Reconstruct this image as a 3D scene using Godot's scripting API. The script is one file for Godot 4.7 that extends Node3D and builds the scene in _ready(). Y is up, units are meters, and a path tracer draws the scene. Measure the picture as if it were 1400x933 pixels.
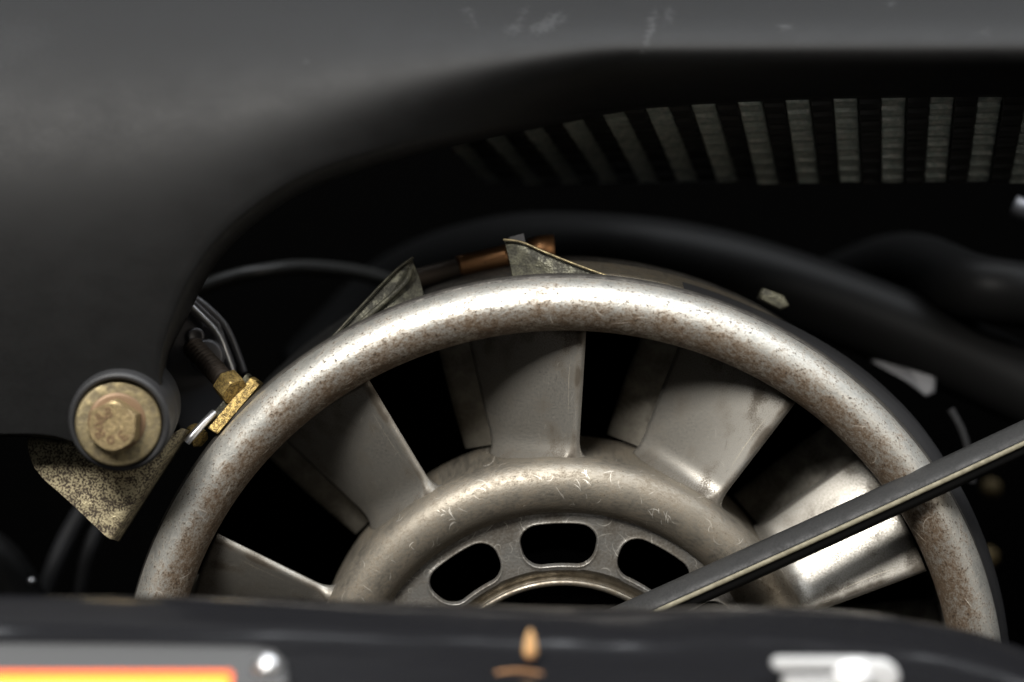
extends Node3D
# Close-up of an old engine's cast cooling fan in a dark engine bay. World: metres, y up, fan axis = +z, fan centre = origin.

const PX := 0.3 / 1400.0          # metres per picture unit on the plane in focus
const FAR := 0.9                  # distance of that plane
const PITCH := 0.2269             # the camera looks down 13 degrees
const MM := 0.001
var cam_basis: Basis
var cam_at: Vector3
var used := {}
var mats := {}

# ---------------------------------------------------------------- helpers
func at(x: float, y: float, d: float = 0.0) -> Vector3:      # d: millimetres in front of the plane in focus
	var depth := FAR - d * MM
	var k := PX * depth / FAR
	return cam_at + cam_basis * Vector3((x - 700.0) * k, -(y - 466.5) * k, -depth)

func numbered(called: String) -> String:
	var n: int = used.get(called, -1) + 1
	used[called] = n
	return called if n == 0 else "%s_%03d" % [called, n]

func tag(o: Node, label: String, category: String, group := "") -> void:
	o.set_meta("label", label)
	o.set_meta("category", category)
	if group: o.set_meta("group", group)

func thing(called: String, label: String, category: String, where := Vector3.ZERO, group := "") -> Node3D:
	var o := Node3D.new()
	o.name = numbered(called)
	add_child(o)
	o.position = where
	tag(o, label, category, group)
	return o

func obj(called: String, m: Mesh, material: Material, parent: Node3D = self) -> MeshInstance3D:
	var o := MeshInstance3D.new()
	o.name = numbered(called) if parent == self else called
	o.mesh = m
	o.material_override = material
	parent.add_child(o, true)
	return o

# a mesh of rows of points; normals smooth; faces turned outward (away from the middle) or towards a point
func grid(rows: Array, close_u := false, close_v := false, towards = null, off := Vector3.ZERO, uvs: Array = []) -> ArrayMesh:
	var nv := rows.size()
	var nu: int = rows[0].size()
	var v := PackedVector3Array()
	var uv := PackedVector2Array()
	var mu := nu + (1 if close_u else 0)
	var mv := nv + (1 if close_v else 0)
	for j in mv:
		for i in mu:
			v.append(rows[j % nv][i % nu] - off)
			if uvs.size(): uv.append(uvs[j % nv][i % nu])
			else: uv.append(Vector2(float(i) / (mu - 1), float(j) / (mv - 1)))
	var idx := PackedInt32Array()
	for j in mv - 1:
		for i in mu - 1:
			var a := j * mu + i
			idx.append_array([a, a + 1, a + mu, a + 1, a + mu + 1, a + mu])
	return finish(v, uv, idx, towards, off, mu, mv, close_u, close_v)

func finish(v: PackedVector3Array, uv: PackedVector2Array, idx: PackedInt32Array, towards, off: Vector3, mu := 0, mv := 0, close_u := false, close_v := false) -> ArrayMesh:
	var c := Vector3.ZERO
	for p in v: c += p
	c /= v.size()
	var n := PackedVector3Array()
	n.resize(v.size())
	var s := 0.0
	for k in range(0, idx.size(), 3):
		var a := v[idx[k]]
		var b := v[idx[k + 1]]
		var d := v[idx[k + 2]]
		var f := (d - a).cross(b - a)          # clockwise faces point this way
		n[idx[k]] += f
		n[idx[k + 1]] += f
		n[idx[k + 2]] += f
		var mid := (a + b + d) / 3.0
		s += f.dot(mid - c) if towards == null else f.dot((towards - off) - mid)
	if close_u:
		for j in mv:
			var t := n[j * mu] + n[j * mu + mu - 1]
			n[j * mu] = t
			n[j * mu + mu - 1] = t
	if close_v:
		for i in mu:
			var t := n[i] + n[(mv - 1) * mu + i]
			n[i] = t
			n[(mv - 1) * mu + i] = t
	for i in n.size():
		n[i] = n[i].normalized() if n[i].length_squared() > 0.0 else Vector3.UP
	if s < 0.0:
		for k in range(0, idx.size(), 3):
			var t := idx[k + 1]
			idx[k + 1] = idx[k + 2]
			idx[k + 2] = t
		for i in n.size(): n[i] = -n[i]
	var arr := []
	arr.resize(Mesh.ARRAY_MAX)
	arr[Mesh.ARRAY_VERTEX] = v
	arr[Mesh.ARRAY_NORMAL] = n
	arr[Mesh.ARRAY_TEX_UV] = uv
	arr[Mesh.ARRAY_INDEX] = idx
	var m := ArrayMesh.new()
	m.add_surface_from_arrays(Mesh.PRIMITIVE_TRIANGLES, arr)
	return m

func flat(m: ArrayMesh) -> ArrayMesh:                       # the same mesh with hard edges
	var st := SurfaceTool.new()
	st.create_from(m, 0)
	st.deindex()
	st.set_smooth_group(-1)
	var a := st.commit_to_arrays()
	var v: PackedVector3Array = a[Mesh.ARRAY_VERTEX]
	var n := PackedVector3Array()
	n.resize(v.size())
	for k in range(0, v.size(), 3):
		var f := (v[k + 2] - v[k]).cross(v[k + 1] - v[k]).normalized()
		n[k] = f
		n[k + 1] = f
		n[k + 2] = f
	a[Mesh.ARRAY_NORMAL] = n
	var r := ArrayMesh.new()
	r.add_surface_from_arrays(Mesh.PRIMITIVE_TRIANGLES, a)
	return r

func polar(r: float, deg: float, z: float) -> Vector3:
	var a := deg_to_rad(deg)
	return Vector3(r * cos(a), r * sin(a), z) * MM

func lathe(profile: Array, n := 256, a0 := 0.0, a1 := 360.0) -> ArrayMesh:   # profile: Vector2(radius, z) in mm round the fan axis
	var rows := []
	var whole := a1 - a0 >= 360.0
	for p in profile:
		var row := PackedVector3Array()
		for i in (n if whole else n + 1): row.append(polar(p.x, a0 + (a1 - a0) * i / n, p.y))
		rows.append(row)
	return grid(rows, whole)

func smooth(pts: Array, n: int) -> Array:                    # Catmull-Rom through Vector2/Vector3 points
	var r := []
	for i in n:
		var t := float(i) / (n - 1) * (pts.size() - 1)
		var k := mini(int(t), pts.size() - 2)
		var f := t - k
		var p0 = pts[maxi(k - 1, 0)]
		var p1 = pts[k]
		var p2 = pts[k + 1]
		var p3 = pts[mini(k + 2, pts.size() - 1)]
		r.append(0.5 * ((2.0 * p1) + (p2 - p0) * f + (2.0 * p0 - 5.0 * p1 + 4.0 * p2 - p3) * f * f + (3.0 * p1 - p0 - 3.0 * p2 + p3) * f * f * f))
	return r

func tube(path: Array, radius: float, sides := 20, off := Vector3.ZERO, squash := 1.0) -> ArrayMesh:   # path of world points, capped by closing rings
	var rows := []
	var up := Vector3(0.13, 0.97, 0.2)
	for k in path.size():
		var t: Vector3 = (path[mini(k + 1, path.size() - 1)] - path[maxi(k - 1, 0)]).normalized()
		var side := t.cross(up).normalized()
		var nn := side.cross(t)
		for e in ([0.02, 1.0] if k == 0 else [1.0, 0.02] if k == path.size() - 1 else [1.0]):
			var row := PackedVector3Array()
			for i in sides:
				var a := TAU * i / sides
				row.append(path[k] + (side * cos(a) + nn * sin(a) * squash) * radius * e)
			rows.append(row)
	return grid(rows, true, false, null, off)

# a slab with rounded rim: outline of points (in order), pushed back along a direction
func slab(outline: Array, back: Vector3, bevel: float, off := Vector3.ZERO) -> ArrayMesh:
	var c := Vector3.ZERO
	for p in outline: c += p
	c /= outline.size()
	var nb := back.normalized()
	var rows := []
	for st in [[-1.0, 0.0], [1.0, 0.0], [0.3, 0.3], [0.0, 1.0], [0.0, -2.0], [1.0, -1.0]]:
		var row := PackedVector3Array()
		for i in outline.size():
			var p: Vector3 = outline[i]
			var q: Vector3 = outline[(i + 1) % outline.size()]
			var o: Vector3 = outline[(i - 1 + outline.size()) % outline.size()]
			var t := (q - o).normalized()
			var inward := nb.cross(t).normalized()
			if inward.dot(c - p) < 0.0 and false: inward = -inward
			var orient := 1.0
			inward *= orient
			if st[0] < 0.0: row.append(c)
			elif st[1] == -2.0: row.append(p + back - nb * bevel)
			elif st[1] == -1.0: row.append(p.lerp(c, 0.02) + back)
			else: row.append(p + (c - p).normalized() * bevel * st[0] + nb * bevel * st[1])
		rows.append(row)
	var last := PackedVector3Array()
	for i in outline.size(): last.append(c + back)
	rows.append(last)
	return grid(rows, true, false, null, off)

func box(size: Vector3, r: float) -> ArrayMesh:              # a box with rounded edges
	var rows := []
	var h := size / 2.0
	var n := 6
	for j in range(-1, 2 * n + 1):
		var row := PackedVector3Array()
		var a := clampf(float(j if j < n else j - 1) / (2 * n - 2), 0.0, 1.0) * PI - PI / 2
		for q in 4:
			for i in 5:
				var b := (q + i / 4.0) * PI / 2
				var sx := 1.0 if q == 0 or q == 3 else -1.0
				var sy := 1.0 if q < 2 else -1.0
				var sz := -1.0 if j < n else 1.0
				row.append(Vector3(sx * (h.x - r) + r * cos(a) * cos(b), sy * (h.y - r) + r * cos(a) * sin(b), sz * (h.z - r) + r * sin(a)))
		if j == -1 or j == 2 * n:
			for i in row.size(): row[i] = Vector3(0, 0, h.z * (-1.0 if j < 0 else 1.0))
		rows.append(row)
	return grid(rows, true)

# ---------------------------------------------------------------- materials
func noise(seed_: int, f: float, oct := 4) -> FastNoiseLite:
	var n := FastNoiseLite.new()
	n.seed = seed_
	n.noise_type = FastNoiseLite.TYPE_SIMPLEX_SMOOTH
	n.frequency = f
	n.fractal_type = FastNoiseLite.FRACTAL_FBM
	n.fractal_octaves = oct
	return n

func tex(data: PackedByteArray, w: int, h: int) -> ImageTexture:
	return ImageTexture.create_from_image(Image.create_from_data(w, h, false, Image.FORMAT_RGB8, data))

func scratch(data: PackedByteArray, w: int, h: int, x: float, y: float, ang: float, length: float, bend: float, gain: float, rgb: Vector3) -> void:
	for k in int(length * 1.5):
		var f := k / (length * 1.5)
		x += cos(ang) / 1.5
		y += sin(ang) / 1.5
		ang += bend / length
		var px := posmod(int(x), w)
		var py := clampi(int(y), 0, h - 1)
		var o := (py * w + px) * 3
		var g := gain * sin(PI * f)
		data[o] = clampi(int(lerpf(data[o], rgb.x, g)), 0, 255)
		data[o + 1] = clampi(int(lerpf(data[o + 1], rgb.y, g)), 0, 255)
		data[o + 2] = clampi(int(lerpf(data[o + 2], rgb.z, g)), 0, 255)
		if o + w * 3 + 2 < data.size():
			for c in 3: data[o + w * 3 + c] = clampi(int(lerpf(data[o + w * 3 + c], rgb[c], g * 0.5)), 0, 255)

# cast metal wrapped round a ring: u round the ring, v round the section. How: Callable(u, v) -> grime 0..1
func wrapped_metal(w: int, h: int, sd: int, around: float, across: float, base: Color, grime: Color, how: Callable, scratches: int, speck: float, deep := []) -> Array:
	var big := noise(sd, 1.0, 4)
	var fine := noise(sd + 1, 1.0, 3)
	var col := PackedByteArray()
	col.resize(w * h * 3)
	var rm := PackedByteArray()
	rm.resize(w * h * 3)
	for j in h:
		var v := float(j) / h
		for i in w:
			var u := float(i) / w
			var cu := cos(TAU * u) * around / TAU
			var su := sin(TAU * u) * around / TAU
			var b := big.get_noise_3d(cu * 0.35, su * 0.35, v * across * 0.6)
			var f := fine.get_noise_3d(cu * 1.4, su * 1.4, v * across * 3.4)
			var ff := fine.get_noise_3d(cu * 4.5 + 31.0, su * 4.5, v * across * 9.0)
			var g := clampf(how.call(u, v) + b * 0.4 + f * 0.55 + ff * 0.6, 0.0, 1.0)
			var pit := 1.0 if ff + 0.45 * f > speck else 0.0
			var lum := 1.0 + 0.10 * b + 0.10 * f + 0.08 * ff
			var c := base.lerp(grime, g)
			lum *= 1.0 - 0.6 * pit
			var o := (j * w + i) * 3
			col[o] = clampi(int(c.r * lum * 255.0), 0, 255)
			col[o + 1] = clampi(int(c.g * lum * 255.0), 0, 255)
			col[o + 2] = clampi(int(c.b * lum * 255.0), 0, 255)
			rm[o] = clampi(int((0.5 + 0.25 * f + 0.2 * ff - 0.4 * pit) * 255.0), 0, 255)
			rm[o + 1] = clampi(int((0.52 + 0.12 * g + 0.04 * f + 0.06 * b) * 255.0), 0, 255)
			rm[o + 2] = clampi(int((0.84 - 0.4 * g - 0.4 * pit) * 255.0), 0, 255)
	var rng := RandomNumberGenerator.new()
	rng.seed = sd
	for k in scratches:
		scratch(col, w, h, rng.randf() * w, rng.randf() * h, rng.randf() * TAU, rng.randf_range(0.01, 0.05) * w * 0.5, rng.randf_range(-1.5, 1.5), rng.randf_range(0.15, 0.8), Vector3(225, 220, 210))
	for k in deep:                                           # single deeper scuffs: [u, v, strokes]
		for q in k[2]:
			scratch(col, w, h, (k[0] + rng.randf_range(-0.004, 0.004)) * w, (k[1] + rng.randf_range(-0.05, 0.05)) * h, rng.randf_range(0.3, 1.4), rng.randf_range(12, 40), rng.randf_range(-1.2, 1.2), 1.0, Vector3(235, 230, 220))
	return [tex(col, w, h), tex(rm, w, h)]

func textured(t: Array, bump: float) -> StandardMaterial3D:
	var m := StandardMaterial3D.new()
	m.albedo_texture = t[0]
	m.roughness_texture = t[1]
	m.roughness_texture_channel = BaseMaterial3D.TEXTURE_CHANNEL_GREEN
	m.roughness = 1.0
	m.metallic = 1.0
	m.metallic_texture = t[1]
	m.metallic_texture_channel = BaseMaterial3D.TEXTURE_CHANNEL_BLUE
	if bump > 0.0:
		m.heightmap_enabled = true
		m.heightmap_texture = t[1]
		m.heightmap_scale = bump
	return m

func triplanar(m: StandardMaterial3D, size: float) -> StandardMaterial3D:   # size: metres per repeat
	m.uv1_triplanar = true
	m.uv1_scale = Vector3.ONE / size
	m.uv1_triplanar_sharpness = 4.0
	return m

func plain(albedo: Color, rough: float, metal := 0.0, spec := 0.5) -> StandardMaterial3D:   # albedo given as linear values
	var m := StandardMaterial3D.new()
	m.albedo_color = albedo.linear_to_srgb()
	m.roughness = rough
	m.metallic = metal
	m.metallic_specular = spec
	return m

# square speckled texture: two colours mixed by noise
func speckled(sd: int, n: int, a: Color, b: Color, f: float, bias: float, gain: float, ra: float, rb: float, ma: float, mb: float, qw := 0.8) -> Array:
	var big := noise(sd, f / n, 4)
	var fine := noise(sd + 7, f * 5.0 / n, 3)
	var col := PackedByteArray()
	col.resize(n * n * 3)
	var rm := PackedByteArray()
	rm.resize(n * n * 3)
	for j in n:
		var wy := float(j) / n
		for i in n:
			var wx := float(i) / n
			# blended with itself moved by one repeat, so that edges meet
			var p := lerpf(big.get_noise_2d(i, j), big.get_noise_2d(i - n, j), wx)
			var q := lerpf(fine.get_noise_2d(i, j), fine.get_noise_2d(i, j - n), wy)
			var g := clampf(0.5 + bias + gain * (p + qw * q), 0.0, 1.0)
			var lum := 1.0 + 0.18 * q
			var c := a.lerp(b, g)
			var o := (j * n + i) * 3
			col[o] = clampi(int(c.r * lum * 255.0), 0, 255)
			col[o + 1] = clampi(int(c.g * lum * 255.0), 0, 255)
			col[o + 2] = clampi(int(c.b * lum * 255.0), 0, 255)
			rm[o] = clampi(int((0.5 + 0.5 * q - 0.4 * g) * 255.0), 0, 255)
			rm[o + 1] = clampi(int((lerpf(ra, rb, g) + 0.08 * q) * 255.0), 0, 255)
			rm[o + 2] = clampi(int(lerpf(ma, mb, g) * 255.0), 0, 255)
	return [tex(col, n, n), tex(rm, n, n)]

func blade_texture(sd: int) -> Array:                        # u from leading edge along the chord, v from root to tip
	var n := 384
	var big := noise(sd, 3.0 / n, 4)
	var fine := noise(sd + 3, 60.0 / n, 3)
	var col := PackedByteArray()
	col.resize(n * n * 3)
	var rm := PackedByteArray()
	rm.resize(n * n * 3)
	for j in n:
		var v := float(j) / n
		for i in n:
			var u := float(i) / n
			var b := big.get_noise_2d(i, j * 0.8)
			var f := fine.get_noise_2d(i, j)
			var g := 0.18 + 0.5 * maxf(b, 0.0) + 0.55 * f
			g += 0.75 * smoothstep(0.045, 0.0, absf(u - 0.035) + 0.02 * f) * (0.7 + 1.2 * b)     # brown worn nose
			g += 0.3 * smoothstep(0.82, 1.0, v + 0.2 * b) + 0.25 * smoothstep(0.12, 0.0, v)
			g += 0.35 * smoothstep(0.22, 0.0, absf(u - 0.18 - 0.1 * b)) * smoothstep(-0.1, 0.6, b + 0.3 * f)
			g = clampf(g, 0.0, 1.0)
			var c := Color(0.665, 0.655, 0.63).lerp(Color(0.31, 0.285, 0.25), g)
			var lum := 1.0 + 0.12 * f
			var o := (j * n + i) * 3
			col[o] = clampi(int(c.r * lum * 255.0), 0, 255)
			col[o + 1] = clampi(int(c.g * lum * 255.0), 0, 255)
			col[o + 2] = clampi(int(c.b * lum * 255.0), 0, 255)
			rm[o] = clampi(int((0.5 + 0.4 * f) * 255.0), 0, 255)
			rm[o + 1] = clampi(int((0.40 + 0.22 * g + 0.06 * f) * 255.0), 0, 255)
			rm[o + 2] = clampi(int((0.85 - 0.5 * g) * 255.0), 0, 255)
	var rng := RandomNumberGenerator.new()
	rng.seed = sd
	for k in 26:
		scratch(col, n, n, rng.randf_range(0.02, 0.6) * n, rng.randf() * n, rng.randf_range(1.0, 2.2), rng.randf_range(6, 40), rng.randf_range(-1, 1), rng.randf_range(0.1, 0.55), Vector3(220, 215, 205) if k % 3 else Vector3(60, 55, 48))
	scratch(col, n, n, 0.1 * n, 0.3 * n, 1.45, 0.5 * n, 0.15, 0.9, Vector3(225, 215, 195))
	return [tex(col, n, n), tex(rm, n, n)]

func scratched_disc() -> Array:                              # laid flat on the disc: 140 mm across
	var n := 1024
	var big := noise(31, 12.0 / n, 4)
	var fine := noise(32, 120.0 / n, 3)
	var col := PackedByteArray()
	col.resize(n * n * 3)
	var rm := PackedByteArray()
	rm.resize(n * n * 3)
	for j in n / 2 + 40:
		for i in n:
			var b := big.get_noise_2d(i, j)
			var f := fine.get_noise_2d(i, j)
			var g := clampf(0.4 + 0.8 * b + 0.5 * f, 0.0, 1.0)
			var c := Color(0.58, 0.57, 0.55).lerp(Color(0.36, 0.34, 0.31), g)
			var o := (j * n + i) * 3
			col[o] = int(c.r * 255.0)
			col[o + 1] = int(c.g * 255.0)
			col[o + 2] = int(c.b * 255.0)
			rm[o] = clampi(int((0.5 + 0.4 * f) * 255.0), 0, 255)
			rm[o + 1] = int((0.42 + 0.16 * g) * 255.0)
			rm[o + 2] = int((0.75 - 0.3 * g) * 255.0)
	for o in range((n / 2 + 40) * n * 3, n * n * 3):
		col[o] = 110
		rm[o] = 128
	var rng := RandomNumberGenerator.new()
	rng.seed = 5
	for k in 150:
		var a := rng.randf_range(0.2, 2.9)
		var rad := rng.randf_range(43.0, 60.0) / 140.0 * n
		scratch(col, n, n, n * 0.5 + cos(a) * rad, n * 0.5 - sin(a) * rad, rng.randf() * TAU, rng.randf_range(8, 60), rng.randf_range(-3.5, 3.5), rng.randf_range(0.1, 0.75), Vector3(225, 222, 212))
	return [tex(col, n, n), tex(rm, n, n)]

func make_materials() -> void:
	mats.ring = textured(wrapped_metal(2048, 320, 11, 120.0, 8.0, Color(0.78, 0.775, 0.75), Color(0.345, 0.285, 0.225),
		func(u, v): return 0.05 + 0.66 * smoothstep(0.44, 0.58, v) + 0.2 * smoothstep(0.6, 0.8, v), 150, 0.5), 0.014)
	mats.hub = textured(wrapped_metal(2048, 256, 23, 80.0, 8.0, Color(0.57, 0.545, 0.50), Color(0.37, 0.335, 0.285),
		func(u, v): return 0.22 + 0.25 * smoothstep(0.4, 0.1, v), 160, 0.7, [[0.655, 0.40, 7], [0.663, 0.46, 3], [0.369, 0.36, 4], [0.352, 0.33, 5], [0.467, 0.52, 5], [0.478, 0.42, 2], [0.60, 0.5, 2], [0.72, 0.4, 2]]), 0.008)
	mats.ring.uv1_scale = Vector3(2, 1, 1)
	mats.hub.uv1_scale = Vector3(2, 1, 1)
	mats.disc = textured(scratched_disc(), 0.008)
	mats.rim = triplanar(textured(speckled(33, 256, Color(0.58, 0.555, 0.51), Color(0.38, 0.345, 0.29), 8.0, -0.15, 1.0, 0.35, 0.5, 0.9, 0.6), 0.01), 0.03)
	for k in 4: mats["blade_%d" % k] = textured(blade_texture(100 + k * 17), 0.0012)
	mats.shroud = triplanar(textured(speckled(41, 256, Color(0.36, 0.35, 0.33), Color(0.16, 0.15, 0.14), 6.0, 0.1, 1.0, 0.5, 0.7, 0.6, 0.2), 0.01), 0.05)
	mats.vane = triplanar(textured(speckled(43, 256, Color(0.50, 0.485, 0.45), Color(0.30, 0.285, 0.255), 6.0, 0.0, 1.0, 0.5, 0.65, 0.5, 0.2), 0.01), 0.05)
	mats.zinc = triplanar(textured(speckled(51, 512, Color(0.66, 0.62, 0.50), Color(0.20, 0.165, 0.125), 11.0, -0.10, 0.95, 0.5, 0.8, 0.5, 0.1, 1.5), 0.03), 0.05)
	mats.gold = triplanar(textured(speckled(57, 256, Color(0.80, 0.69, 0.43), Color(0.22, 0.17, 0.09), 10.0, -0.2, 1.0, 0.4, 0.7, 0.8, 0.3, 1.8), 0.03), 0.016)
	mats.washer = triplanar(textured(speckled(61, 256, Color(0.58, 0.53, 0.40), Color(0.34, 0.305, 0.23), 7.0, -0.05, 1.1, 0.45, 0.65, 0.75, 0.3), 0.02), 0.022)
	mats.copper_head = triplanar(textured(speckled(63, 256, Color(0.65, 0.58, 0.43), Color(0.44, 0.38, 0.28), 7.0, -0.1, 0.8, 0.38, 0.55, 0.85, 0.5), 0.02), 0.014)
	mats.olive = triplanar(textured(speckled(67, 256, Color(0.36, 0.355, 0.30), Color(0.16, 0.155, 0.12), 7.0, 0.0, 1.2, 0.5, 0.7, 0.5, 0.1), 0.02), 0.03)
	mats.fin = triplanar(textured(speckled(71, 256, Color(0.80, 0.80, 0.77), Color(0.50, 0.555, 0.53), 7.0, 0.0, 0.9, 0.35, 0.5, 0.5, 0.3), 0.02), 0.02)
	mats.plastic = plain(Color(1, 1, 1), 0.5)
	mats.rubber = plain(Color(0.018, 0.018, 0.019), 0.55)
	mats.black_rubber = plain(Color(0.008, 0.008, 0.008), 0.65, 0.0, 0.3)
	mats.belt = triplanar(textured(speckled(79, 256, Color(0.09, 0.088, 0.084), Color(0.06, 0.058, 0.056), 6.0, 0.0, 1.2, 0.55, 0.75, 0.0, 0.0), 0.01), 0.03)
	mats.belt_edge = triplanar(textured(speckled(83, 256, Color(0.58, 0.56, 0.48), Color(0.42, 0.40, 0.33), 9.0, 0.0, 0.7, 0.7, 0.85, 0.0, 0.0), 0.01), 0.03)
	mats.hose = plain(Color(0.005, 0.005, 0.005), 0.45, 0.0, 0.18)
	mats.dim = plain(Color(0.02, 0.02, 0.021), 0.5, 0.0, 0.3)
	mats.amber = plain(Color(0.95, 0.50, 0.22), 0.3, 0.35)
	mats.plate = plain(Color(0.05, 0.05, 0.05), 0.55, 0.1)
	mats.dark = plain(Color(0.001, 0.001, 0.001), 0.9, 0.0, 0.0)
	mats.paint = plain(Color(0.008, 0.008, 0.009), 0.16, 0.0, 0.5)
	mats.steel = plain(Color(0.55, 0.55, 0.56), 0.35, 0.9)
	mats.grey = plain(Color(0.16, 0.16, 0.17), 0.45, 0.6)
	mats.aluminium = plain(Color(0.06, 0.06, 0.063), 0.5, 0.3)
	mats.copper = plain(Color(0.36, 0.19, 0.09), 0.45, 0.9)
	mats.rust = plain(Color(0.055, 0.042, 0.032), 0.6, 0.5)
	mats.head_mark = plain(Color(0.16, 0.10, 0.055), 0.5, 0.4)
	mats.glint_pin = plain(Color(1.0, 0.60, 0.28), 0.25, 0.1)  # glow of a lamp's reflection put into the colour
	mats.dark_rib = plain(Color(0.018, 0.018, 0.017), 0.4, 0.0, 0.4)
	mats.far_brass = plain(Color(0.035, 0.026, 0.012), 0.6, 0.2, 0.2)
	mats.seam = plain(Color(0.04, 0.035, 0.03), 0.7)

# ---------------------------------------------------------------- scene
func _ready() -> void:
	set_camera_and_light()
	make_materials()
	build_engine_bay()
	build_fan_housing()
	build_fan()
	build_belt()
	build_air_box()
	build_fastenings()
	build_behind()
	build_cooler()
	build_front()

func set_camera_and_light() -> void:
	cam_basis = Basis(Vector3.RIGHT, -PITCH)
	cam_at = -(cam_basis * Vector3(0.0150, -0.1081, -FAR))
	var cam := Camera3D.new()
	cam.name = "camera"
	var lens := CameraAttributesPhysical.new()
	lens.frustum_focal_length = 12.0 / (0.3 * 682.0 / 1024.0 / 2.0 / FAR)
	lens.frustum_focus_distance = FAR - 0.018
	lens.frustum_near = 0.05
	lens.frustum_far = 20.0
	lens.exposure_aperture = 4.6
	cam.attributes = lens
	add_child(cam)
	cam.transform = Transform3D(cam_basis, cam_at)
	cam.current = true
	var env := Environment.new()
	env.background_mode = Environment.BG_COLOR
	env.background_color = Color(0.004, 0.004, 0.004).linear_to_srgb()
	env.tonemap_mode = Environment.TONE_MAPPER_LINEAR
	env.tonemap_exposure = 1.0
	env.sdfgi_enabled = true
	env.ssao_enabled = true
	env.ssil_enabled = true
	var we := WorldEnvironment.new()
	we.name = "environment"
	we.environment = env
	add_child(we)
	area_light("overhead_light", Vector3(0.3, 1.4, 0.12), Vector3(0, 0.05, 0), Vector2(1.7, 1.3), 4.5, Color(0.97, 0.985, 1.0))
	area_light("key_light", Vector3(-0.42, 1.10, 0.93), Vector3(0, 0.05, 0), Vector2(0.5, 0.35), 3.5, Color(1.0, 0.985, 0.96))
	area_light("fill_light", Vector3(1.35, 0.60, 1.25), Vector3(0, 0.05, 0), Vector2(0.8, 0.6), 0.50, Color(1.0, 0.95, 0.88))

func area_light(called: String, where: Vector3, target: Vector3, size: Vector2, energy: float, color: Color) -> void:
	var l := AreaLight3D.new()
	l.name = called
	l.area_size = size
	l.light_energy = energy
	l.light_color = color
	l.area_range = 6.0
	l.shadow_enabled = true
	add_child(l)
	l.look_at_from_position(where, target, Vector3(0.1, 0.3, -1))

func build_engine_bay() -> void:
	# the dark bay behind everything: a floor, a back and two sides, joined
	var rows := []
	for j in 2:
		var row := PackedVector3Array()
		for p in [Vector2(0.42, 0.25), Vector2(0.42, -0.34), Vector2(-0.36, -0.34), Vector2(-0.36, 0.25)]:
			row.append(Vector3(p.x, -0.3 if j == 0 else 0.42, p.y))
		rows.append(row)
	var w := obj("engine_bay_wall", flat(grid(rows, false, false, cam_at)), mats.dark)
	w.set_meta("kind", "structure")
	var f := PackedVector3Array([Vector3(-0.36, -0.3, 0.25), Vector3(0.42, -0.3, 0.25)])
	var b := PackedVector3Array([Vector3(-0.36, -0.3, -0.34), Vector3(0.42, -0.3, -0.34)])
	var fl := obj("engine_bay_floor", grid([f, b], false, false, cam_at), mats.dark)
	fl.set_meta("kind", "structure")

func build_fan_housing() -> void:
	var t := thing("fan_housing", "weathered silver metal fan housing with a rounded mouth ring round the fan", "fan housing")
	# the rolled mouth: v = 0 at the back of the outer side, over the front, to the inner side
	var prof := []
	for k in 49:
		var a := deg_to_rad(-75.0 + 300.0 * k / 48.0)
		var r := 7.5
		prof.append(Vector2(121.7 + r * cos(a), r * sin(a)))
	obj("mouth_ring", lathe(prof, 400), mats.ring, t)
	obj("outer_lip", lathe([Vector2(126.4, -7.0), Vector2(129.2, -6.2), Vector2(129.75, -4.6), Vector2(129.6, -3.2), Vector2(129.0, -2.4), Vector2(127.0, -2.2)], 300), mats.shroud, t)
	obj("shroud", lathe([Vector2(115.2, -4), Vector2(115.2, -62), Vector2(117.5, -62), Vector2(124.0, -58), Vector2(124.5, -10), Vector2(119.0, -5)], 200), mats.shroud, t)
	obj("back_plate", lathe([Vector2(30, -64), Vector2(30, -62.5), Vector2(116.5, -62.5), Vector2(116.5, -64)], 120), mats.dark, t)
	# fixed vanes behind the fan: broad, slightly bowed, seen beside each blade
	var rows := []
	for side in 2:
		for i in 13:
			var a := i / 12.0 if side == 0 else 1.0 - i / 12.0
			var row := PackedVector3Array()
			for j in 9:
				var f := j / 8.0
				row.append(polar(75.5 + 39.7 * f, lerpf(11.0, lerpf(25.6, 22.6, f), a), -27.0 - 8.0 * a * a - side * 1.8))
			rows.append(row)
	var vane := grid(rows, false, true)
	for k in 11:
		obj("stator_vane", vane, mats.vane, t).rotation.z = deg_to_rad(21.4 + 32.727 * k)

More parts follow.
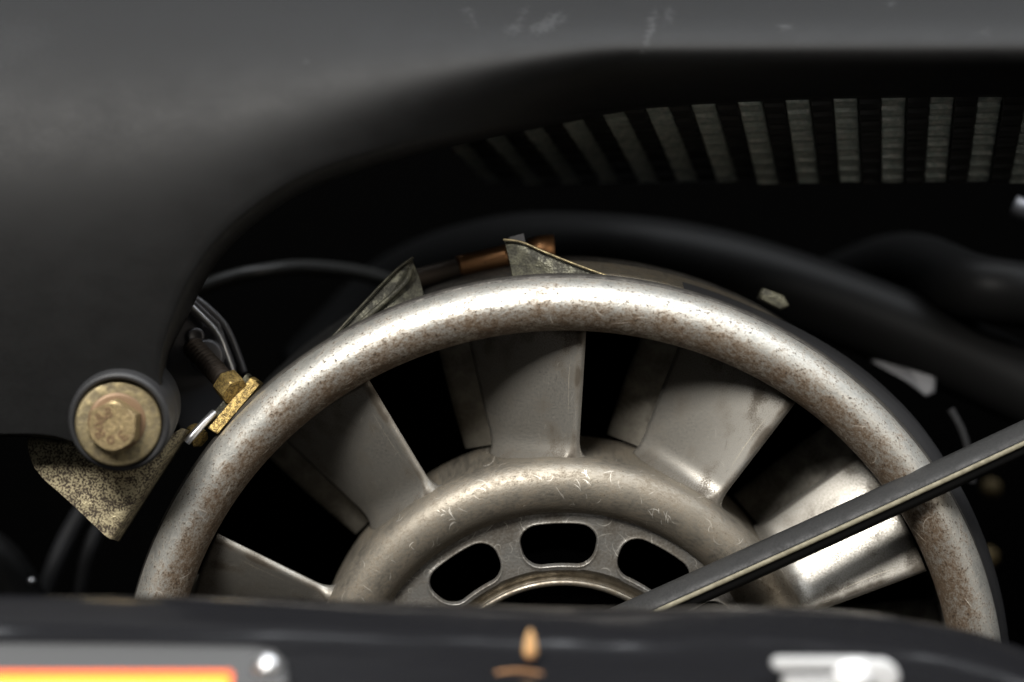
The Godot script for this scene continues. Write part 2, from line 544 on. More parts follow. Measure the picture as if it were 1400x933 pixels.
func blade_mesh() -> ArrayMesh:                              # leading edge on angle 0, chord towards greater angles
	var rows := []
	var uvs := []
	var nv := 30
	var nc := 40
	for j in nv + 1:
		var f := float(j) / nv
		var r := 75.0 + 38.3 * f
		var span := lerpf(18.4, 17.6, f)
		var row := PackedVector3Array()
		var uv := PackedVector2Array()
		var root := clampf((r - 75.3) / 6.0, 0.0, 1.0)
		var fil := 6.0 * (1.0 - sqrt(1.0 - (1.0 - root) * (1.0 - root)))       # fillet into the hub
		# the section as a closed loop: front from trailing to leading edge, nose, back
		for k in 2 * nc:
			var front := k < nc
			var a := 1.0 - float(k) / (nc - 1) if front else float(k - nc) / (nc - 1)
			a = a * a * 0.55 + a * 0.45
			var nose := sqrt(clampf(a / 0.055, 0.0, 1.0) * (2.0 - clampf(a / 0.055, 0.0, 1.0)))
			var half := (1.35 - 0.75 * a) * nose + fil * 0.85 * (0.35 + 0.65 * nose) * (1.0 if a < 0.8 else lerpf(1.0, 0.4, (a - 0.8) / 0.2)) * (1.0 if front else 0.5)
			var th := span * a
			var z := -3.5 - 21.0 * (0.62 * a + 0.38 * a * a)
			var pitch := atan2(21.0 * (0.62 + 0.76 * a), deg_to_rad(span) * r)
			var ccw := half * sin(pitch) * (1.0 if front else -1.0) - (fil * 0.35 if a < 0.02 else 0.0)
			var zz := half * cos(pitch) * (1.0 if front else -1.0)
			row.append(polar(r, th + rad_to_deg(ccw / r), minf(z + zz, -1.6)))
			uv.append(Vector2(a if front else 0.0 - a * 0.5, f))
		rows.append(row)
		uvs.append(uv)
	var tip := PackedVector3Array()
	var tuv := PackedVector2Array()
	var mid := Vector3.ZERO
	for p in rows[nv]: mid += p / (2.0 * nc)
	for k in 2 * nc:
		tip.append(rows[nv][k].lerp(rows[nv][2 * nc - 1 - k], 0.5) + mid.normalized() * 0.0002)
		tuv.append(uvs[nv][k])
	rows.append(tip)
	uvs.append(tuv)
	return grid(rows, true, false, null, Vector3.ZERO, uvs)

func build_fan() -> void:
	var t := thing("cooling_fan", "cast metal cooling fan with broad twisted blades and a slotted hub disc", "fan")
	var prof := []
	for k in 31:                                             # the rounded hub ring, from the disc outwards, then back as the drum
		var a := deg_to_rad(185.0 - 185.0 * k / 30.0)
		prof.append(Vector2(68.0 + 8.2 * cos(a), -2.2 + 7.6 * sin(a)))
	prof.append_array([Vector2(75.9, -4.0), Vector2(75.3, -6.5), Vector2(75.0, -12), Vector2(74.8, -24), Vector2(74.5, -33), Vector2(73.0, -34.5), Vector2(66.0, -34.5)])
	obj("hub_ring", lathe(prof, 400), mats.hub, t)
	var bm := blade_mesh()
	for k in 11:
		obj("blade", bm, mats["blade_%d" % [0, 1, 2, 3, 1, 0, 2, 3, 0, 1, 2][k]], t).rotation.z = deg_to_rad(21.4 + 32.727 * k)
	# the slotted disc: one sector with its slot, eleven times round
	var half := 16.3636
	var v := PackedVector3Array()
	var uv := PackedVector2Array()
	var idx := PackedInt32Array()
	var n := 64
	var lip := PackedVector3Array()
	for s in 11:
		var mid := 91.7 + 32.7273 * s
		var first := v.size()
		var steps := [[-1.0, 0.0], [1.5, 0.0], [0.85, 0.04], [0.62, 0.26], [0.34, 0.28], [0.12, 0.05], [0.0, -0.4], [0.0, -2.0]]
		for st in steps:
			for i in n + 1:
				var a := TAU * i / n
				for q in 4:                                  # a ray into each corner of the sector
					var ca := fposmod(atan2([10.0, 10.0, -7.2, -7.2][q], [14.394, -14.394, 14.394, -14.394][q]), TAU)
					if absf(ca - fposmod(a, TAU)) < PI / n: a = ca
				var d := Vector2(cos(a), sin(a))
				# distance to the slot's outline: a rounded box 25.2 x 12.4 mm, corners of 5.6
				var h := Vector2(10.9, 6.1)
				var hit := 0.0
				var lo := 0.0
				var hi := 30.0
				for q in 22:
					hit = (lo + hi) / 2
					var p := (d * hit).abs() - (h - Vector2(5.4, 5.2))
					var sd: float = Vector2(maxf(p.x, 0), maxf(p.y, 0)).length() + minf(maxf(p.x, p.y), 0.0) - 5.3 - st[0] * (1.0 if st[0] > 0.0 else 0.0)
					if sd > 0.0: hi = hit
					else: lo = hit
				var x := d.x * hit
				var y := d.y * hit
				var r := 50.4 + y
				var th := mid - rad_to_deg(x / 50.4)
				if st[0] < 0.0:                              # the sector's own outline
					var k := minf(deg_to_rad(half) * 50.4 / maxf(absf(d.x), 1e-6), (10.0 if d.y > 0 else 7.2) / maxf(absf(d.y), 1e-6))
					r = 50.4 + d.y * k
					th = mid - rad_to_deg(d.x * k / 50.4)
				v.append(polar(r, th, st[1] - 0.4))
				uv.append(Vector2(0.5 + r * cos(deg_to_rad(th)) / 140.0, 0.5 - r * sin(deg_to_rad(th)) / 140.0))
		for j in steps.size() - 1:
			for i in n:
				var a := first + j * (n + 1) + i
				idx.append_array([a, a + 1, a + n + 1, a + 1, a + n + 2, a + n + 1])
	obj("slotted_disc", finish(v, uv, idx, Vector3(0, 0, 1), Vector3.ZERO), mats.disc, t)
	obj("disc_bevel", lathe([Vector2(43.25, -0.4), Vector2(42.4, -0.7), Vector2(40.4, -2.4), Vector2(39.6, -2.6), Vector2(39.2, -2.4)], 200), mats.rim, t)
	var lp := []
	for k in 17:
		var a := TAU * k / 16.0
		lp.append(Vector2(38.4 + 1.0 * cos(a), -1.9 + 1.0 * sin(a)))
	obj("hub_lip", lathe(lp, 240), mats.rim, t)
	obj("hub_bore", lathe([Vector2(37.6, -2.0), Vector2(36.5, -4.0), Vector2(22, -11), Vector2(10, -12), Vector2(0.1, -12)], 160), mats.dark, t)
	# a cast seam across the drum beside the leading edge of the top blade
	obj("casting_seam", slab([at(812, 624, -1), at(814, 624, -1), at(814, 598, -22), at(812, 598, -22)], Vector3(0, -0.0015, 0), 0.0001), mats.seam, t)
	obj("back_cover", lathe([Vector2(60, -36), Vector2(60, -6), Vector2(58, -6), Vector2(58, -36)], 120), mats.dark, t)

func build_belt() -> void:
	var a := at(760, 890, 26)
	var b := at(1560, 524, 26)
	var dir := (b - a).normalized()
	var view := cam_basis.z
	var up := view.cross(dir).normalized()
	var t := thing("fan_belt", "straight black rubber drive belt with a pale worn edge crossing the fan", "belt", a)
	# section in (up, towards viewer) mm: dark side above, pale rounded edge, dark underside
	var make := func(sec: Array) -> ArrayMesh:
		var rows := []
		for k in 41:
			var c := a + (b - a) * (k / 40.0) - up * (0.0006 * sin(PI * k / 40.0))
			var row := PackedVector3Array()
			for p in sec: row.append(c + (up * p.x + view * p.y) * MM)
			rows.append(row)
		return grid(rows, true, false, null, a)
	obj("belt_side", make.call(smooth([Vector2(4.4, -4.0), Vector2(4.2, -2.0), Vector2(1.6, 1.4), Vector2(0.0, 2.6), Vector2(-0.6, 2.3), Vector2(-2.6, -6.0), Vector2(3.4, -6.0), Vector2(4.4, -4.0)], 40)), mats.belt, t)
	obj("worn_edge", make.call(smooth([Vector2(-0.1, 2.5), Vector2(-0.5, 2.95), Vector2(-1.3, 3.0), Vector2(-1.9, 2.5), Vector2(-1.6, 1.3), Vector2(-0.4, 1.5), Vector2(-0.1, 2.5)], 24)), mats.belt_edge, t)
	obj("belt_underside", make.call(smooth([Vector2(-1.6, 2.3), Vector2(-2.4, 1.9), Vector2(-4.6, 0.0), Vector2(-4.9, -4.0), Vector2(-2.6, -5.5), Vector2(-1.6, 2.3)], 24)), mats.black_rubber, t)

# the intake housing: a depth over the picture's plane, rounded over at a crest
func box_depth(x: float, y: float) -> float:
	var f := clampf(x / 1400.0, -0.2, 1.2)
	var ym := lerpf(60.0, 101.0, smoothstep(-0.05, 0.62, f))
	var w := lerpf(125.0, 24.0, smoothstep(-0.05, 0.62, f))
	var ye := lerpf(560.0, 135.0, smoothstep(0.1, 0.62, f))
	var k2 := (75.0 - lerpf(44.0, 27.0, smoothstep(0.15, 0.6, f))) / (ye - ym)
	var up := w * log(1.0 + exp((ym - y) / w))
	var down := w * log(1.0 + exp((y - ym) / w))
	return 75.0 - 0.35 * up - k2 * down

func shell_material(edge: Array, outer: Array) -> StandardMaterial3D:   # black plastic, with pale scuffs where hands and tools have rubbed it and one painted highlight
	var w := 600
	var h := 160
	var big := noise(203, 0.012, 4)
	var fine := noise(204, 0.11, 3)
	var col := PackedByteArray()
	col.resize(w * h * 3)
	var rm := PackedByteArray()
	rm.resize(w * h * 3)
	var marks := [[712, 18, 20, 6, 1.2, 0.5], [745, 32, 26, 10, 0.5, 0.7], [700, 38, 14, 10, 0.2, 0.6], [886, 42, 7, 30, -0.25, 0.8], [912, 18, 8, 14, 0.1, 0.5], [1070, 37, 10, 6, 0.0, 0.9], [1215, 5, 8, 6, 0.0, 0.6], [640, 22, 7, 18, 0.5, 0.55], [1345, 42, 9, 7, 0, 0.4], [416, 83, 7, 6, 0, 0.5], [10, 66, 60, 34, 0.5, 0.2]]  # scuffs; the last entry paints a soft highlight at the left
	for j in h:
		for i in w:
			var q := float(i) / w * (edge.size() - 1)
			var e: Vector2 = edge[int(q)].lerp(edge[mini(int(q) + 1, edge.size() - 1)], q - int(q))
			var o: Vector2 = outer[int(q)].lerp(outer[mini(int(q) + 1, outer.size() - 1)], q - int(q))
			var p := e.lerp(o, 1.0 - clampf(float(j) / h * 52.0 / 46.0, 0.0, 1.0))
			var b := big.get_noise_2d(p.x, p.y * 1.6)
			var f := fine.get_noise_2d(p.x, p.y)
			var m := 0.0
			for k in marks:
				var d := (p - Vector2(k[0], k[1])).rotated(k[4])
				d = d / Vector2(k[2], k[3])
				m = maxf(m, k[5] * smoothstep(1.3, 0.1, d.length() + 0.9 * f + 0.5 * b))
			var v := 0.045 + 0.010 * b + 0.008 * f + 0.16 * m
			var at_ := (j * w + i) * 3
			col[at_] = clampi(int(v * 0.99 * 255.0), 0, 255)
			col[at_ + 1] = clampi(int(v * 255.0), 0, 255)
			col[at_ + 2] = clampi(int(v * 1.02 * 255.0), 0, 255)
			rm[at_] = 128
			rm[at_ + 1] = clampi(int((0.60 + 0.04 * b + 0.03 * f + 0.1 * m) * 255.0), 0, 255)
			rm[at_ + 2] = 0
	var m3 := textured([tex(col, w, h), tex(rm, w, h)], 0.0)
	m3.metallic = 0.0
	m3.metallic_texture = null
	m3.texture_repeat = false
	m3.metallic_specular = 0.36
	return m3

func build_air_box() -> void:
	var t := thing("intake_housing", "large smooth dark grey plastic intake housing arching over the fan", "intake housing", at(300, 200, 20))
	var edge := smooth([Vector2(-160, 592), Vector2(-20, 594), Vector2(75, 597), Vector2(150, 622), Vector2(203, 606), Vector2(219, 560), Vector2(216, 510), Vector2(224, 460), Vector2(246, 400), Vector2(282, 340), Vector2(335, 288), Vector2(400, 245), Vector2(480, 213), Vector2(580, 186), Vector2(700, 164), Vector2(820, 148), Vector2(960, 137), Vector2(1120, 130), Vector2(1300, 127), Vector2(1520, 127)], 150)
	var outer := smooth([Vector2(-170, 560), Vector2(-170, 520), Vector2(-170, 480), Vector2(-170, 440), Vector2(-170, 400), Vector2(-170, 350), Vector2(-170, 290), Vector2(-170, 230), Vector2(-170, 150), Vector2(-160, 60), Vector2(-120, -60), Vector2(0, -120), Vector2(150, -130), Vector2(350, -130), Vector2(560, -130), Vector2(760, -130), Vector2(940, -130), Vector2(1120, -130), Vector2(1300, -130), Vector2(1520, -130)], 150)
	var rows := []
	var nr := 46
	for j in nr + 1:
		var row := PackedVector3Array()
		for i in edge.size():
			var p: Vector2 = edge[i].lerp(outer[i], 1.0 - float(j) / nr)
			row.append(at(p.x, p.y, box_depth(p.x, p.y)))
		rows.append(row)
	for st in [[5.0, -0.8], [9.0, -2.6], [13.0, -6.0], [18.0, -14.0], [22.0, -30.0], [24.0, -44.0]]:
		var row := PackedVector3Array()
		for i in edge.size():
			var p: Vector2 = edge[i]
			var d: Vector2 = (edge[mini(i + 1, edge.size() - 1)] - edge[maxi(i - 1, 0)]).normalized()
			var q: Vector2 = p + Vector2(-d.y, d.x) * st[0] * lerpf(lerpf(0.15, 1.0, smoothstep(200.0, 240.0, p.x)), 0.35, smoothstep(500.0, 1000.0, p.x))
			row.append(at(q.x, q.y, box_depth(p.x, p.y) + st[1]))
		rows.append(row)
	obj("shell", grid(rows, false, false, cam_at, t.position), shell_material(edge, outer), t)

	# the rubber bush that the lug carries, coaxial with the bolt
	var c := at(163.5, 576, 46)
	var prof := [Vector2(12.0, 0.2), Vector2(12.3, 1.4), Vector2(13.2, 2.0), Vector2(14.0, 1.5), Vector2(14.35, 0.2), Vector2(14.4, -9.0), Vector2(15.0, -10.0), Vector2(15.0, -20.0), Vector2(12.0, -20.0)]
	var bush := obj("rubber_bush", lathe(prof, 96), mats.rubber, t)
	bush.position = c - t.position

func facing(o: Node3D, tilt := Vector3.ZERO) -> void:       # turn a thing built round z towards the viewer's side
	o.basis = cam_basis * Basis.from_euler(tilt)

func hexagon(r: float, h: float, bevel: float) -> ArrayMesh:   # a hex head along z, mm
	var rows := []
	for st in [[0.0, h], [0.86, h], [0.91, h - bevel * 0.2], [1.0, h - bevel], [1.0, 0.0], [0.0, 0.0]]:
		var row := PackedVector3Array()
		for i in 48:
			var a := TAU * i / 48.0
			var m := fposmod(a, PI / 3.0) - PI / 6.0
			var hexr := r * cos(PI / 6.0) / cos(m)
			var rr: float = minf(hexr, r * 0.985) * st[0] if st[0] >= 1.0 or st[0] == 0.0 else minf(hexr * 0.99, r * st[0])
			row.append(Vector3(rr * cos(a), rr * sin(a), st[1]) * MM)
		rows.append(row)
	return flat(grid(rows, true))

func build_fastenings() -> void:
	var b := thing("mounting_bolt", "brass tinted hex bolt with round washer in the black rubber bush", "bolt", at(162, 579, 47))
	facing(b, Vector3(0.04, 0.10, 0))
	var wr := [Vector2(0.1, 1.4), Vector2(8.0, 1.5), Vector2(11.2, 1.3), Vector2(11.8, 0.9), Vector2(12.0, 0.2), Vector2(12.0, -1.0), Vector2(0.1, -1.0)]
	obj("washer", lathe(wr, 96), mats.washer, b)
	obj("inner_washer", lathe([Vector2(0.1, 2.2), Vector2(7.0, 1.9), Vector2(7.9, 1.75), Vector2(8.1, 1.2)], 64), mats.head_mark, b).position = Vector3(-0.0004, 0.0006, 0)  # dark colour stands in for contact shade under the head
	var head := obj("hex_head", hexagon(7.5, 6.0, 1.0), mats.copper_head, b)
	head.position = Vector3(-0.0004, -0.0002, 0.0012)
	head.rotation = Vector3(0.04, -0.20, 0.45)
	var marks := ["8", ".", "8", "o", "8", "o", "3"]
	for k in marks.size():
		var tm := TextMesh.new()
		tm.text = marks[k]
		tm.font_size = 24
		tm.pixel_size = 0.00017
		tm.depth = 0.0006
		var g := obj("head_mark", tm, mats.head_mark, head)
		var a: float = [2.5, 2.15, 1.8, 3.1, 3.7, 4.6, 5.6][k] - 0.45
		g.position = Vector3(cos(a) * 0.0041, sin(a) * 0.0041, 0.0060)
		g.rotation.z = a - PI / 2

	# the pitted bracket: a plate that bends back along its lower right side
	var br := thing("mounting_bracket", "pitted yellow zinc sheet metal bracket below the large bolt", "bracket", at(150, 650, 22))
	var outline := []
	for p in [Vector2(37, 598), Vector2(38, 612), Vector2(41, 626), Vector2(47, 640), Vector2(60, 656), Vector2(80, 673), Vector2(102, 693), Vector2(124, 714), Vector2(143, 732), Vector2(150, 737)]: outline.append(p)
	var inner := []
	for p in [Vector2(110, 606), Vector2(125, 606), Vector2(150, 607), Vector2(170, 607), Vector2(190, 606), Vector2(205, 604), Vector2(220, 600), Vector2(232, 595), Vector2(241, 590), Vector2(248, 586)]: inner.append(p)
	var rows := []
	for k in outline.size():
		var row := PackedVector3Array()
		for i in 9: row.append(at(lerpf(outline[k].x, inner[k].x, i / 8.0), lerpf(outline[k].y, inner[k].y, i / 8.0), 24))
		rows.append(row)
	for st in [[4.0, -0.7], [8.0, -2.2], [11.5, -5.0], [13.5, -10.0], [16.0, -34.0]]:
		var row := PackedVector3Array()
		for i in 9: row.append(at(lerpf(150, 248, i / 8.0) + st[0] * 0.86, lerpf(737, 586, i / 8.0) + st[0] * 0.2, 24 + st[1]))
		rows.append(row)
	var back := []
	var pushed := -cam_basis.z * 0.0018
	for j in range(rows.size() - 1, -1, -1):
		var row := PackedVector3Array()
		for i in 9: row.append(rows[j][i] + pushed - cam_basis.x * (0.0012 if j > 12 else 0.0))
		back.append(row)
	obj("plate", grid(rows + back, false, true, cam_at, br.position), mats.zinc, br)

	# the little clamp left of the ring: flange, nut on its stud, screw, rod
	var fl := thing("clamp_flange", "narrow brassy flange bar lying along the ring's left shoulder", "flange", at(320, 554, 16))
	var across := (at(350, 522, 16) - at(290, 586, 16))
	obj("bar", slab([at(284, 586, 18), at(297, 594, 18), at(356, 525, 16), at(343, 516, 16)], -cam_basis.z * 0.012, 0.0005, fl.position), mats.gold, fl)
	obj("backing_bar", slab([at(278, 580, 15), at(285, 585, 15), at(343, 517, 14), at(337, 511, 14)], -cam_basis.z * 0.010, 0.0005, fl.position), mats.olive, fl)
	var axis := -(cam_basis * Vector3(7.7, -7.3, 7.5)).normalized()
	var sd := thing("threaded_stud", "rusty brown threaded stud with a brassy hex nut", "stud", at(314, 528, 16))
	var look := Basis(axis.cross(cam_basis.y).normalized(), axis.cross(axis.cross(cam_basis.y).normalized()).normalized(), axis)
	sd.basis = look.orthonormalized()
	var nut := obj("nut", hexagon(4.5, 5.0, 0.7), mats.gold, sd)
	nut.position = Vector3(0, 0, 0.002)
	nut.rotation = Vector3(PI, 0, 0.3)
	var thread := []
	for k in 56:                                             # 1.2 mm pitch
		thread.append(Vector2(2.7 + 0.55 * [1.0, 0.1, -1.0, 0.1][k % 4], 1.0 + 0.36 * k))
	thread.append(Vector2(0.1, 21.5))
	obj("thread", lathe(thread, 40), mats.rust, sd)
	var sc := thing("small_nut", "small brassy nut just below the flange bar beside the ring", "nut", at(274, 601, 14))
	sc.basis = sd.basis
	obj("hex", hexagon(2.9, 4.5, 0.6), mats.gold, sc)
	var rd := thing("bright_rod", "thin bright steel rod between flange bar and bracket", "rod", at(272, 586, 10))
	obj("rod", tube([at(255, 605, 20), at(263, 596, 20), at(280, 577, 18), at(293, 564, 16)], 0.0011, 16, rd.position), mats.steel, rd)

	# the grey stamped lever behind the stud
	var lv := thing("stamped_lever", "dark grey stamped lever plate with raised ribbed edge left of the fan", "lever", at(285, 450, -4))
	obj("plate", slab([at(235, 400, -6), at(268, 412, -6), at(300, 442, -6), at(322, 500, -6), at(318, 560, -6), at(250, 600, -6), at(225, 520, -6)], -cam_basis.z * 0.003, 0.0006, lv.position), mats.grey, lv)
	var rib := smooth([at(250, 410, -3), at(272, 430, -3), at(298, 458, -3), at(309, 484, -3), at(319, 512, -3)], 30)
	obj("raised_rib", tube(rib, 0.0011, 14, lv.position), mats.steel, lv)
	var rim := smooth([at(262, 405, -8), at(282, 420, -8), at(306, 444, -8), at(320, 472, -8), at(334, 510, -8)], 30)
	obj("outer_edge", tube(rim, 0.0011, 14, lv.position), mats.grey, lv)
	var boss := obj("boss", lathe([Vector2(0.1, 3.0), Vector2(4.2, 3.0), Vector2(5.0, 2.2), Vector2(5.2, -2)], 48), mats.grey, lv)
	boss.position = at(284, 488, -2) - lv.position
	boss.basis = cam_basis
	var hole := obj("rivet", lathe([Vector2(0.1, 0.2), Vector2(1.4, 0.4), Vector2(2.0, 0.8), Vector2(2.4, 0.3), Vector2(2.5, -1)], 32), mats.grey, lv)
	hole.position = at(268, 460, -5) - lv.position
	hole.basis = cam_basis

func tab_mesh(front: Array, off: Vector3) -> ArrayMesh:
	return slab(front, -cam_basis.z * 0.0014, 0.0003, off)

func build_behind() -> void:
	# band round the housing, and the bent sheet tabs that stand on it
	var st := thing("housing_strap", "dull steel strap clamped round the fan housing behind its ring", "strap")
	obj("band", lathe([Vector2(124.6, -40), Vector2(126.2, -39.6), Vector2(126.6, -38), Vector2(126.6, -24), Vector2(126.2, -22.4), Vector2(124.6, -22)], 200, 55.0, 96.0), mats.rim, st)
	var seal := []
	for q in [[0.0, -6.0], [0.6, -7.0], [1.0, -11.0], [0.92, -16.0], [0.97, -20.0], [0.85, -27.0], [0.3, -30.0]]:
		var row := PackedVector3Array()
		for i in 81:
			var ang := lerpf(2.0, 74.0, i / 80.0)
			row.append(polar(126.8 + 6.0 * q[0] * smoothstep(73.0, 36.0, ang), ang, q[1]))
		seal.append(row)
	obj("rubber_seal", grid(seal, false, false, null), mats.dim, st)
	var cp := thing("copper_pipe", "short copper pipe behind the bent tabs above the ring", "pipe", at(690, 352, -19.0))
	obj("pipe", tube(smooth([at(560, 384, -14.0), at(628, 366, -18.0), at(690, 350, -19.0), at(720, 344, -19.0)], 20), 0.0030, 18, cp.position), mats.rust, cp)
	obj("sleeve", tube(smooth([at(626, 365, -18.0), at(660, 357, -19.0), at(694, 349, -19.0)], 16), 0.0033, 18, cp.position), mats.copper, cp)
	obj("end_fitting", tube([at(726, 345, -20.0), at(740, 341, -20.0), at(758, 340, -20.0)], 0.0042, 18, cp.position), mats.copper, cp)
	var t1 := thing("bent_tab", "olive sheet metal tab with bright brassy edge rising above the top of the ring", "tab", at(740, 360, 4.0))
	obj("sheet", tab_mesh([at(689, 327, 6.0), at(712, 331, 7.0), at(745, 346, 9.0), at(790, 364, 12.0), at(845, 384, 16.0), at(840, 396, 16.0), at(770, 398, 12.0), at(702, 392, 6.0), at(697, 360, 6.0)], t1.position), mats.olive, t1)
	obj("bright_edge", tube(smooth([at(688, 328, 7.5), at(712, 331, 8.5), at(745, 345, 10.5), at(790, 363, 13.5), at(845, 383, 17.5)], 30), 0.00038, 8, t1.position), mats.washer, t1)
	obj("upper_ear", slab([at(695, 325, 0.0), at(716, 319, 0.0), at(719, 333, 0.0), at(700, 333, 0.0)], -cam_basis.z * 0.002, 0.0003, t1.position), mats.aluminium, t1)
	var t2 := thing("bent_tab", "dim olive tab leaning along the upper left of the ring", "tab", at(530, 410, 0.0))
	obj("sheet", tab_mesh([at(563, 354, 2.0), at(540, 372, 2.0), at(505, 408, 4.0), at(455, 462, 8.0), at(470, 470, 8.0), at(540, 436, 6.0), at(582, 412, 2.0), at(574, 380, 1.0)], t2.position), mats.olive, t2)
	obj("bright_edge", tube(smooth([at(565, 352, 3.5), at(540, 371, 3.5), at(505, 407, 5.5), at(455, 461, 9.5)], 26), 0.0004, 8, t2.position), mats.olive, t2)
	obj("fold", tube(smooth([at(562, 366, 4.0), at(556, 384, 4.0), at(535, 405, 5.0), at(490, 444, 8.0)], 26), 0.0009, 10, t2.position), mats.olive, t2)

	# hoses and pipes in the dark
	hose("hose", "thick black hose sweeping down to the right above the fan", [at(420, 520, -150), at(540, 400, -145), at(680, 348, -118), at(830, 345, -95), at(960, 362, -85), at(1100, 402, -80), at(1250, 459, -75), at(1400, 527, -70), at(1520, 585, -65)], 0.0125, mats.hose)
	hose("hose", "short black hose at the right edge above the thick one", [at(1060, 450, -190), at(1150, 390, -150), at(1240, 362, -105), at(1330, 392, -60), at(1420, 408, -55), at(1520, 430, -55)], 0.0105, mats.hose)
	hose("cable", "dim grey cable crossing the dark gap under the intake housing", [at(255, 402, -60), at(310, 382, -60), at(360, 371, -62), at(420, 366, -75), at(500, 376, -95), at(560, 400, -110), at(640, 450, -120)], 0.0024, mats.dark_rib)
	hose("cable", "blurred dark cable below the bracket, left one of two", [at(118, 690, -70), at(92, 735, -66), at(72, 780, -62), at(50, 850, -60)], 0.0030, mats.dim)
	hose("cable", "blurred dark cable below the bracket, right one of two", [at(140, 700, -75), at(125, 745, -70), at(112, 790, -70), at(100, 850, -70)], 0.0026, mats.dim)
	hose("hose", "fat dark hose in the lower left corner", [at(-80, 730, -60), at(-10, 770, -60), at(30, 830, -60), at(60, 900, -60)], 0.0090, mats.hose)
	hose("wire", "thin curved grey wire at the right of the housing", [at(1300, 560, -45), at(1316, 590, -45), at(1326, 625, -46), at(1330, 660, -48)], 0.0011, mats.dim)

	var al := thing("aluminium_cover", "blurred pale aluminium cover right of the ring under the hose", "cover", at(1235, 505, -69))
	obj("cover", slab([at(1186, 462, -77), at(1230, 470, -73), at(1268, 486, -69), at(1283, 505, -67), at(1280, 540, -63), at(1268, 546, -63), at(1240, 526, -65), at(1190, 496, -73)], -cam_basis.z * 0.02 + cam_basis.y * 0.012, 0.0022, al.position), mats.aluminium, al)
	var bl := thing("clip", "small olive metal clip behind the upper right of the ring", "clip", at(1060, 407, -14))
	obj("body", slab([at(1044, 394, -14), at(1072, 404, -14), at(1080, 418, -14), at(1068, 424, -14), at(1038, 408, -14)], -cam_basis.z * 0.008, 0.0008, bl.position), mats.olive, bl)
	for p in [[Vector2(1356, 668), "blurred brassy screw head under the belt at the right edge"], [Vector2(1352, 762), "blurred brassy screw head beside the lower right of the ring"]]:
		var s := thing("screw", p[1], "screw", at(p[0].x, p[0].y, -150))
		facing(s)
		obj("head", lathe([Vector2(0.1, 2.0), Vector2(2.0, 1.7), Vector2(3.0, 0.8), Vector2(3.3, -0.5), Vector2(3.3, -3)], 32), mats.far_brass, s)
	var pn := thing("screw", "tiny bright screw end in the lower left dark", "screw", at(43, 795, -50))
	facing(pn)
	obj("head", lathe([Vector2(0.1, 1.2), Vector2(1.0, 0.8), Vector2(1.3, -0.5)], 20), mats.steel, pn)
	var pp := thing("pipe_end", "pale pipe end at the right edge below the fins", "pipe", at(1402, 288, -60))
	obj("pipe", tube([at(1386, 283, -60), at(1404, 290, -60), at(1460, 310, -60)], 0.0036, 18, pp.position), mats.grey, pp)

func hose(called: String, label: String, path: Array, r: float, m: Material) -> void:
	var t := thing(called, label, called, path[path.size() / 2])
	obj("tube", tube(smooth(path, 60), r, 28, t.position), m, t)

func build_cooler() -> void:
	# a ribbed cooler panel: its ribs run back from the intake housing's rim into the dark
	var t := thing("finned_cooler", "ribbed metal cooler panel showing under the intake housing at upper right", "cooler", at(1100, 160, -20))
	var n0 := at(1212, 118, 16)
	var n1 := at(1212, 246, -8)
	var deep := n1 - n0
	var right := cam_basis.x
	var nrm := right.cross(deep).normalized()
	if nrm.dot(cam_basis.z) < 0.0: nrm = -nrm
	var sheet := []
	for j in 2:
		sheet.append(PackedVector3Array([n0 + deep * j - right * 0.19 - nrm * 0.075, n0 + deep * j + right * 0.07 - nrm * 0.02]))
	obj("backing_sheet", grid(sheet, false, false, cam_at, t.position), mats.dark, t)
	for k in range(-10, 5):
		var deep_k: Vector3 = at(1212, 250, lerpf(-85.0, -22.0, smoothstep(-10.0, 1.0, k))) - n0    # curled away to the left so that the ribs darken there
		# ribs and the dark webs between them draw together towards the back
		for what in [["rib", 0.0, 0.0037, 0.0, mats.fin], ["web", 0.5, 0.0033, -0.0012, mats.dark_rib]]:
			var rows := []
			for j in 61:
				var f := j / 60.0
				var near := 1.0 - 0.10 * f
				var wob: float = 0.00032 * sin(j * 0.9 + k) + 0.00026 * sin(j * 1.9 + k * 2.0) - what[3]
				var c: Vector3 = n0 + deep_k * f + right * 0.01415 * near * (k + 0.15 + what[1])
				var w: float = what[2] * near
				rows.append(PackedVector3Array([c - right * w - nrm * 0.0045, c - right * w + nrm * (wob - 0.0006), c - right * (w - 0.0005) + nrm * wob, c + right * (w - 0.0005) + nrm * wob, c + right * w + nrm * (wob - 0.0006), c + right * w - nrm * 0.0045]))
			obj(what[0], grid(rows, false, false, cam_at, t.position), what[4], t)

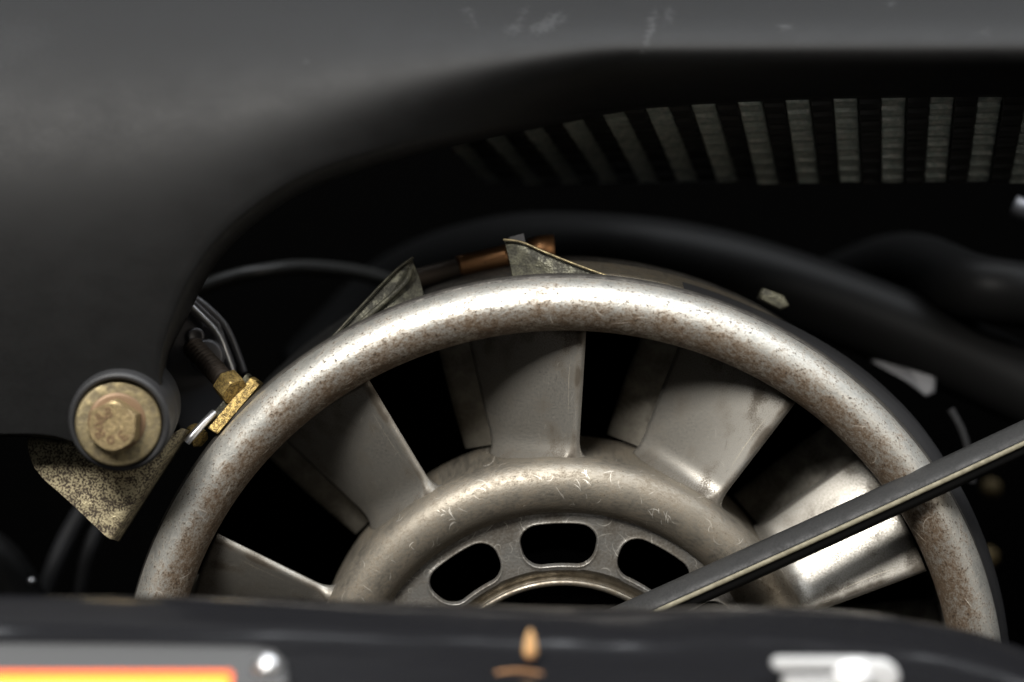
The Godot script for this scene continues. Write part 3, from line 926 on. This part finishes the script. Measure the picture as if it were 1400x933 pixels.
func build_front() -> void:
	# the car's black rear panel, close to the lens: a rolled edge, then a face sloping towards the viewer
	var top := smooth([Vector2(-200, 806), Vector2(0, 813), Vector2(300, 817), Vector2(600, 826), Vector2(860, 832), Vector2(1000, 829), Vector2(1110, 832), Vector2(1220, 843), Vector2(1320, 862), Vector2(1400, 886), Vector2(1560, 945)], 120)
	var t := thing("rear_panel", "glossy black painted body panel edge blurred across the foreground", "body panel", at(700, 880, 120))
	var rows := []
	var wave := noise(301, 0.004, 3)
	var fall := smooth([Vector2(30, 70), Vector2(12, 92), Vector2(4, 100), Vector2(0.5, 104), Vector2(0, 107), Vector2(2, 110), Vector2(8, 114), Vector2(20, 119), Vector2(40, 126), Vector2(60, 131), Vector2(90, 140), Vector2(130, 152), Vector2(180, 166)], 60)
	for st in fall:
		var row := PackedVector3Array()
		for i in top.size():
			var p: Vector2 = top[i]
			var dent := 0.7 * wave.get_noise_2d(p.x * 0.8, st.x * 3.0) * smoothstep(0.0, 16.0, st.x) if st.y > 107.0 else 0.0
			row.append(at(p.x, p.y + st.x, st.y + dent))
		rows.append(row)
	obj("panel", grid(rows, false, false, cam_at, t.position), mats.paint, t)

	# label plate at the left
	var pl := thing("label_plate", "grey metal plate with rounded end holding a yellow label, lower left", "plate", at(150, 920, 150))
	var o := []
	for p in [Vector2(-160, 880), Vector2(0, 882), Vector2(200, 884), Vector2(345, 887), Vector2(372, 892), Vector2(388, 906), Vector2(392, 930), Vector2(392, 1000), Vector2(-160, 1000)]:
		o.append(at(p.x, p.y, 142 + (p.y - 880) * 0.25))
	obj("frame", slab(o, -cam_basis.z * 0.006, 0.0012, pl.position), mats.plate, pl)
	var lab := func(x1: float, y0: float, lift: float) -> ArrayMesh:
		var oo := []
		for p in [Vector2(-160, y0), Vector2(x1 - 3, y0), Vector2(x1, y0 + 3), Vector2(x1, 1000), Vector2(-160, 1000)]: oo.append(at(p.x, p.y, 142 + (p.y - 880) * 0.25 + lift))
		return slab(oo, -cam_basis.z * 0.0008, 0.0001, pl.position)
	obj("orange_border", lab.call(318, 917, 0.6), plain(Color(0.80, 0.13, 0.025), 0.4), pl)
	obj("yellow_field", lab.call(312, 927, 0.9), plain(Color(0.82, 0.40, 0.03), 0.4), pl)
	obj("pale_field", lab.call(306, 940, 1.2), plain(Color(0.95, 0.88, 0.6), 0.4), pl)
	var s := thing("screw", "polished steel screw head at the rounded end of the label plate", "screw", at(365, 914, 152))
	facing(s)
	obj("head", lathe([Vector2(0.1, 2.6), Vector2(1.8, 2.2), Vector2(3.0, 1.1), Vector2(3.5, 0), Vector2(3.5, -3)], 40), mats.steel, s)

	# orange shapes in the middle, added in place of lamp reflections
	var l := thing("lamp_glint", "copper coloured shapes standing in for lamp reflections, bottom centre", "glint_shape", at(712, 930, 140))
	var glint_cup := obj("glint_cup", lathe([Vector2(10.4, -3), Vector2(10.8, 0), Vector2(11.5, 0.8), Vector2(12.2, 0), Vector2(12.6, -3)], 80), mats.copper, l)
	glint_cup.scale = Vector3(1, 0.45, 1)
	glint_cup.position = at(706, 946, 140) - l.position
	glint_cup.basis = cam_basis * glint_cup.basis
	var glint_pin := obj("glint_pin", lathe([Vector2(0.1, 6.5), Vector2(0.9, 5.0), Vector2(1.7, 2.4), Vector2(2.1, 0.0), Vector2(1.8, -1.6), Vector2(0.1, -2.0)], 32), mats.glint_pin, l)
	glint_pin.position = at(725, 889, 138) - l.position
	glint_pin.rotation.x = -PI / 2 + 0.3
	glint_pin.scale = Vector3(0.85, 0.85, 1.0)

	# white shapes standing in for a reflection: upper bar, rounded end and dome
	var wc := thing("white_glint", "white rounded shapes standing in for a blurred reflection, lower right foreground", "clip", at(1140, 925, 150))
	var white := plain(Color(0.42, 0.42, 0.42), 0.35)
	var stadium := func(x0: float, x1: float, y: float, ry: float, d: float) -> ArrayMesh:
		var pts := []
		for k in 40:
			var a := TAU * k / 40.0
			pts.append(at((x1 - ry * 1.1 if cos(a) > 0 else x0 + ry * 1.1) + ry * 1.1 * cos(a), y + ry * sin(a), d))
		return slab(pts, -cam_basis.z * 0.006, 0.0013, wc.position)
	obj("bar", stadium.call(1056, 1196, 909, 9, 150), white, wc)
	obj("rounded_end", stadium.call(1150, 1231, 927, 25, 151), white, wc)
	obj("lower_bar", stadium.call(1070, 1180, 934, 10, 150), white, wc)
	var dome := obj("glint_dome", lathe([Vector2(0.1, 3.0), Vector2(2.0, 2.7), Vector2(3.6, 1.5), Vector2(4.4, 0), Vector2(4.4, -3)], 40), plain(Color(0.8, 0.8, 0.8), 0.2), wc)
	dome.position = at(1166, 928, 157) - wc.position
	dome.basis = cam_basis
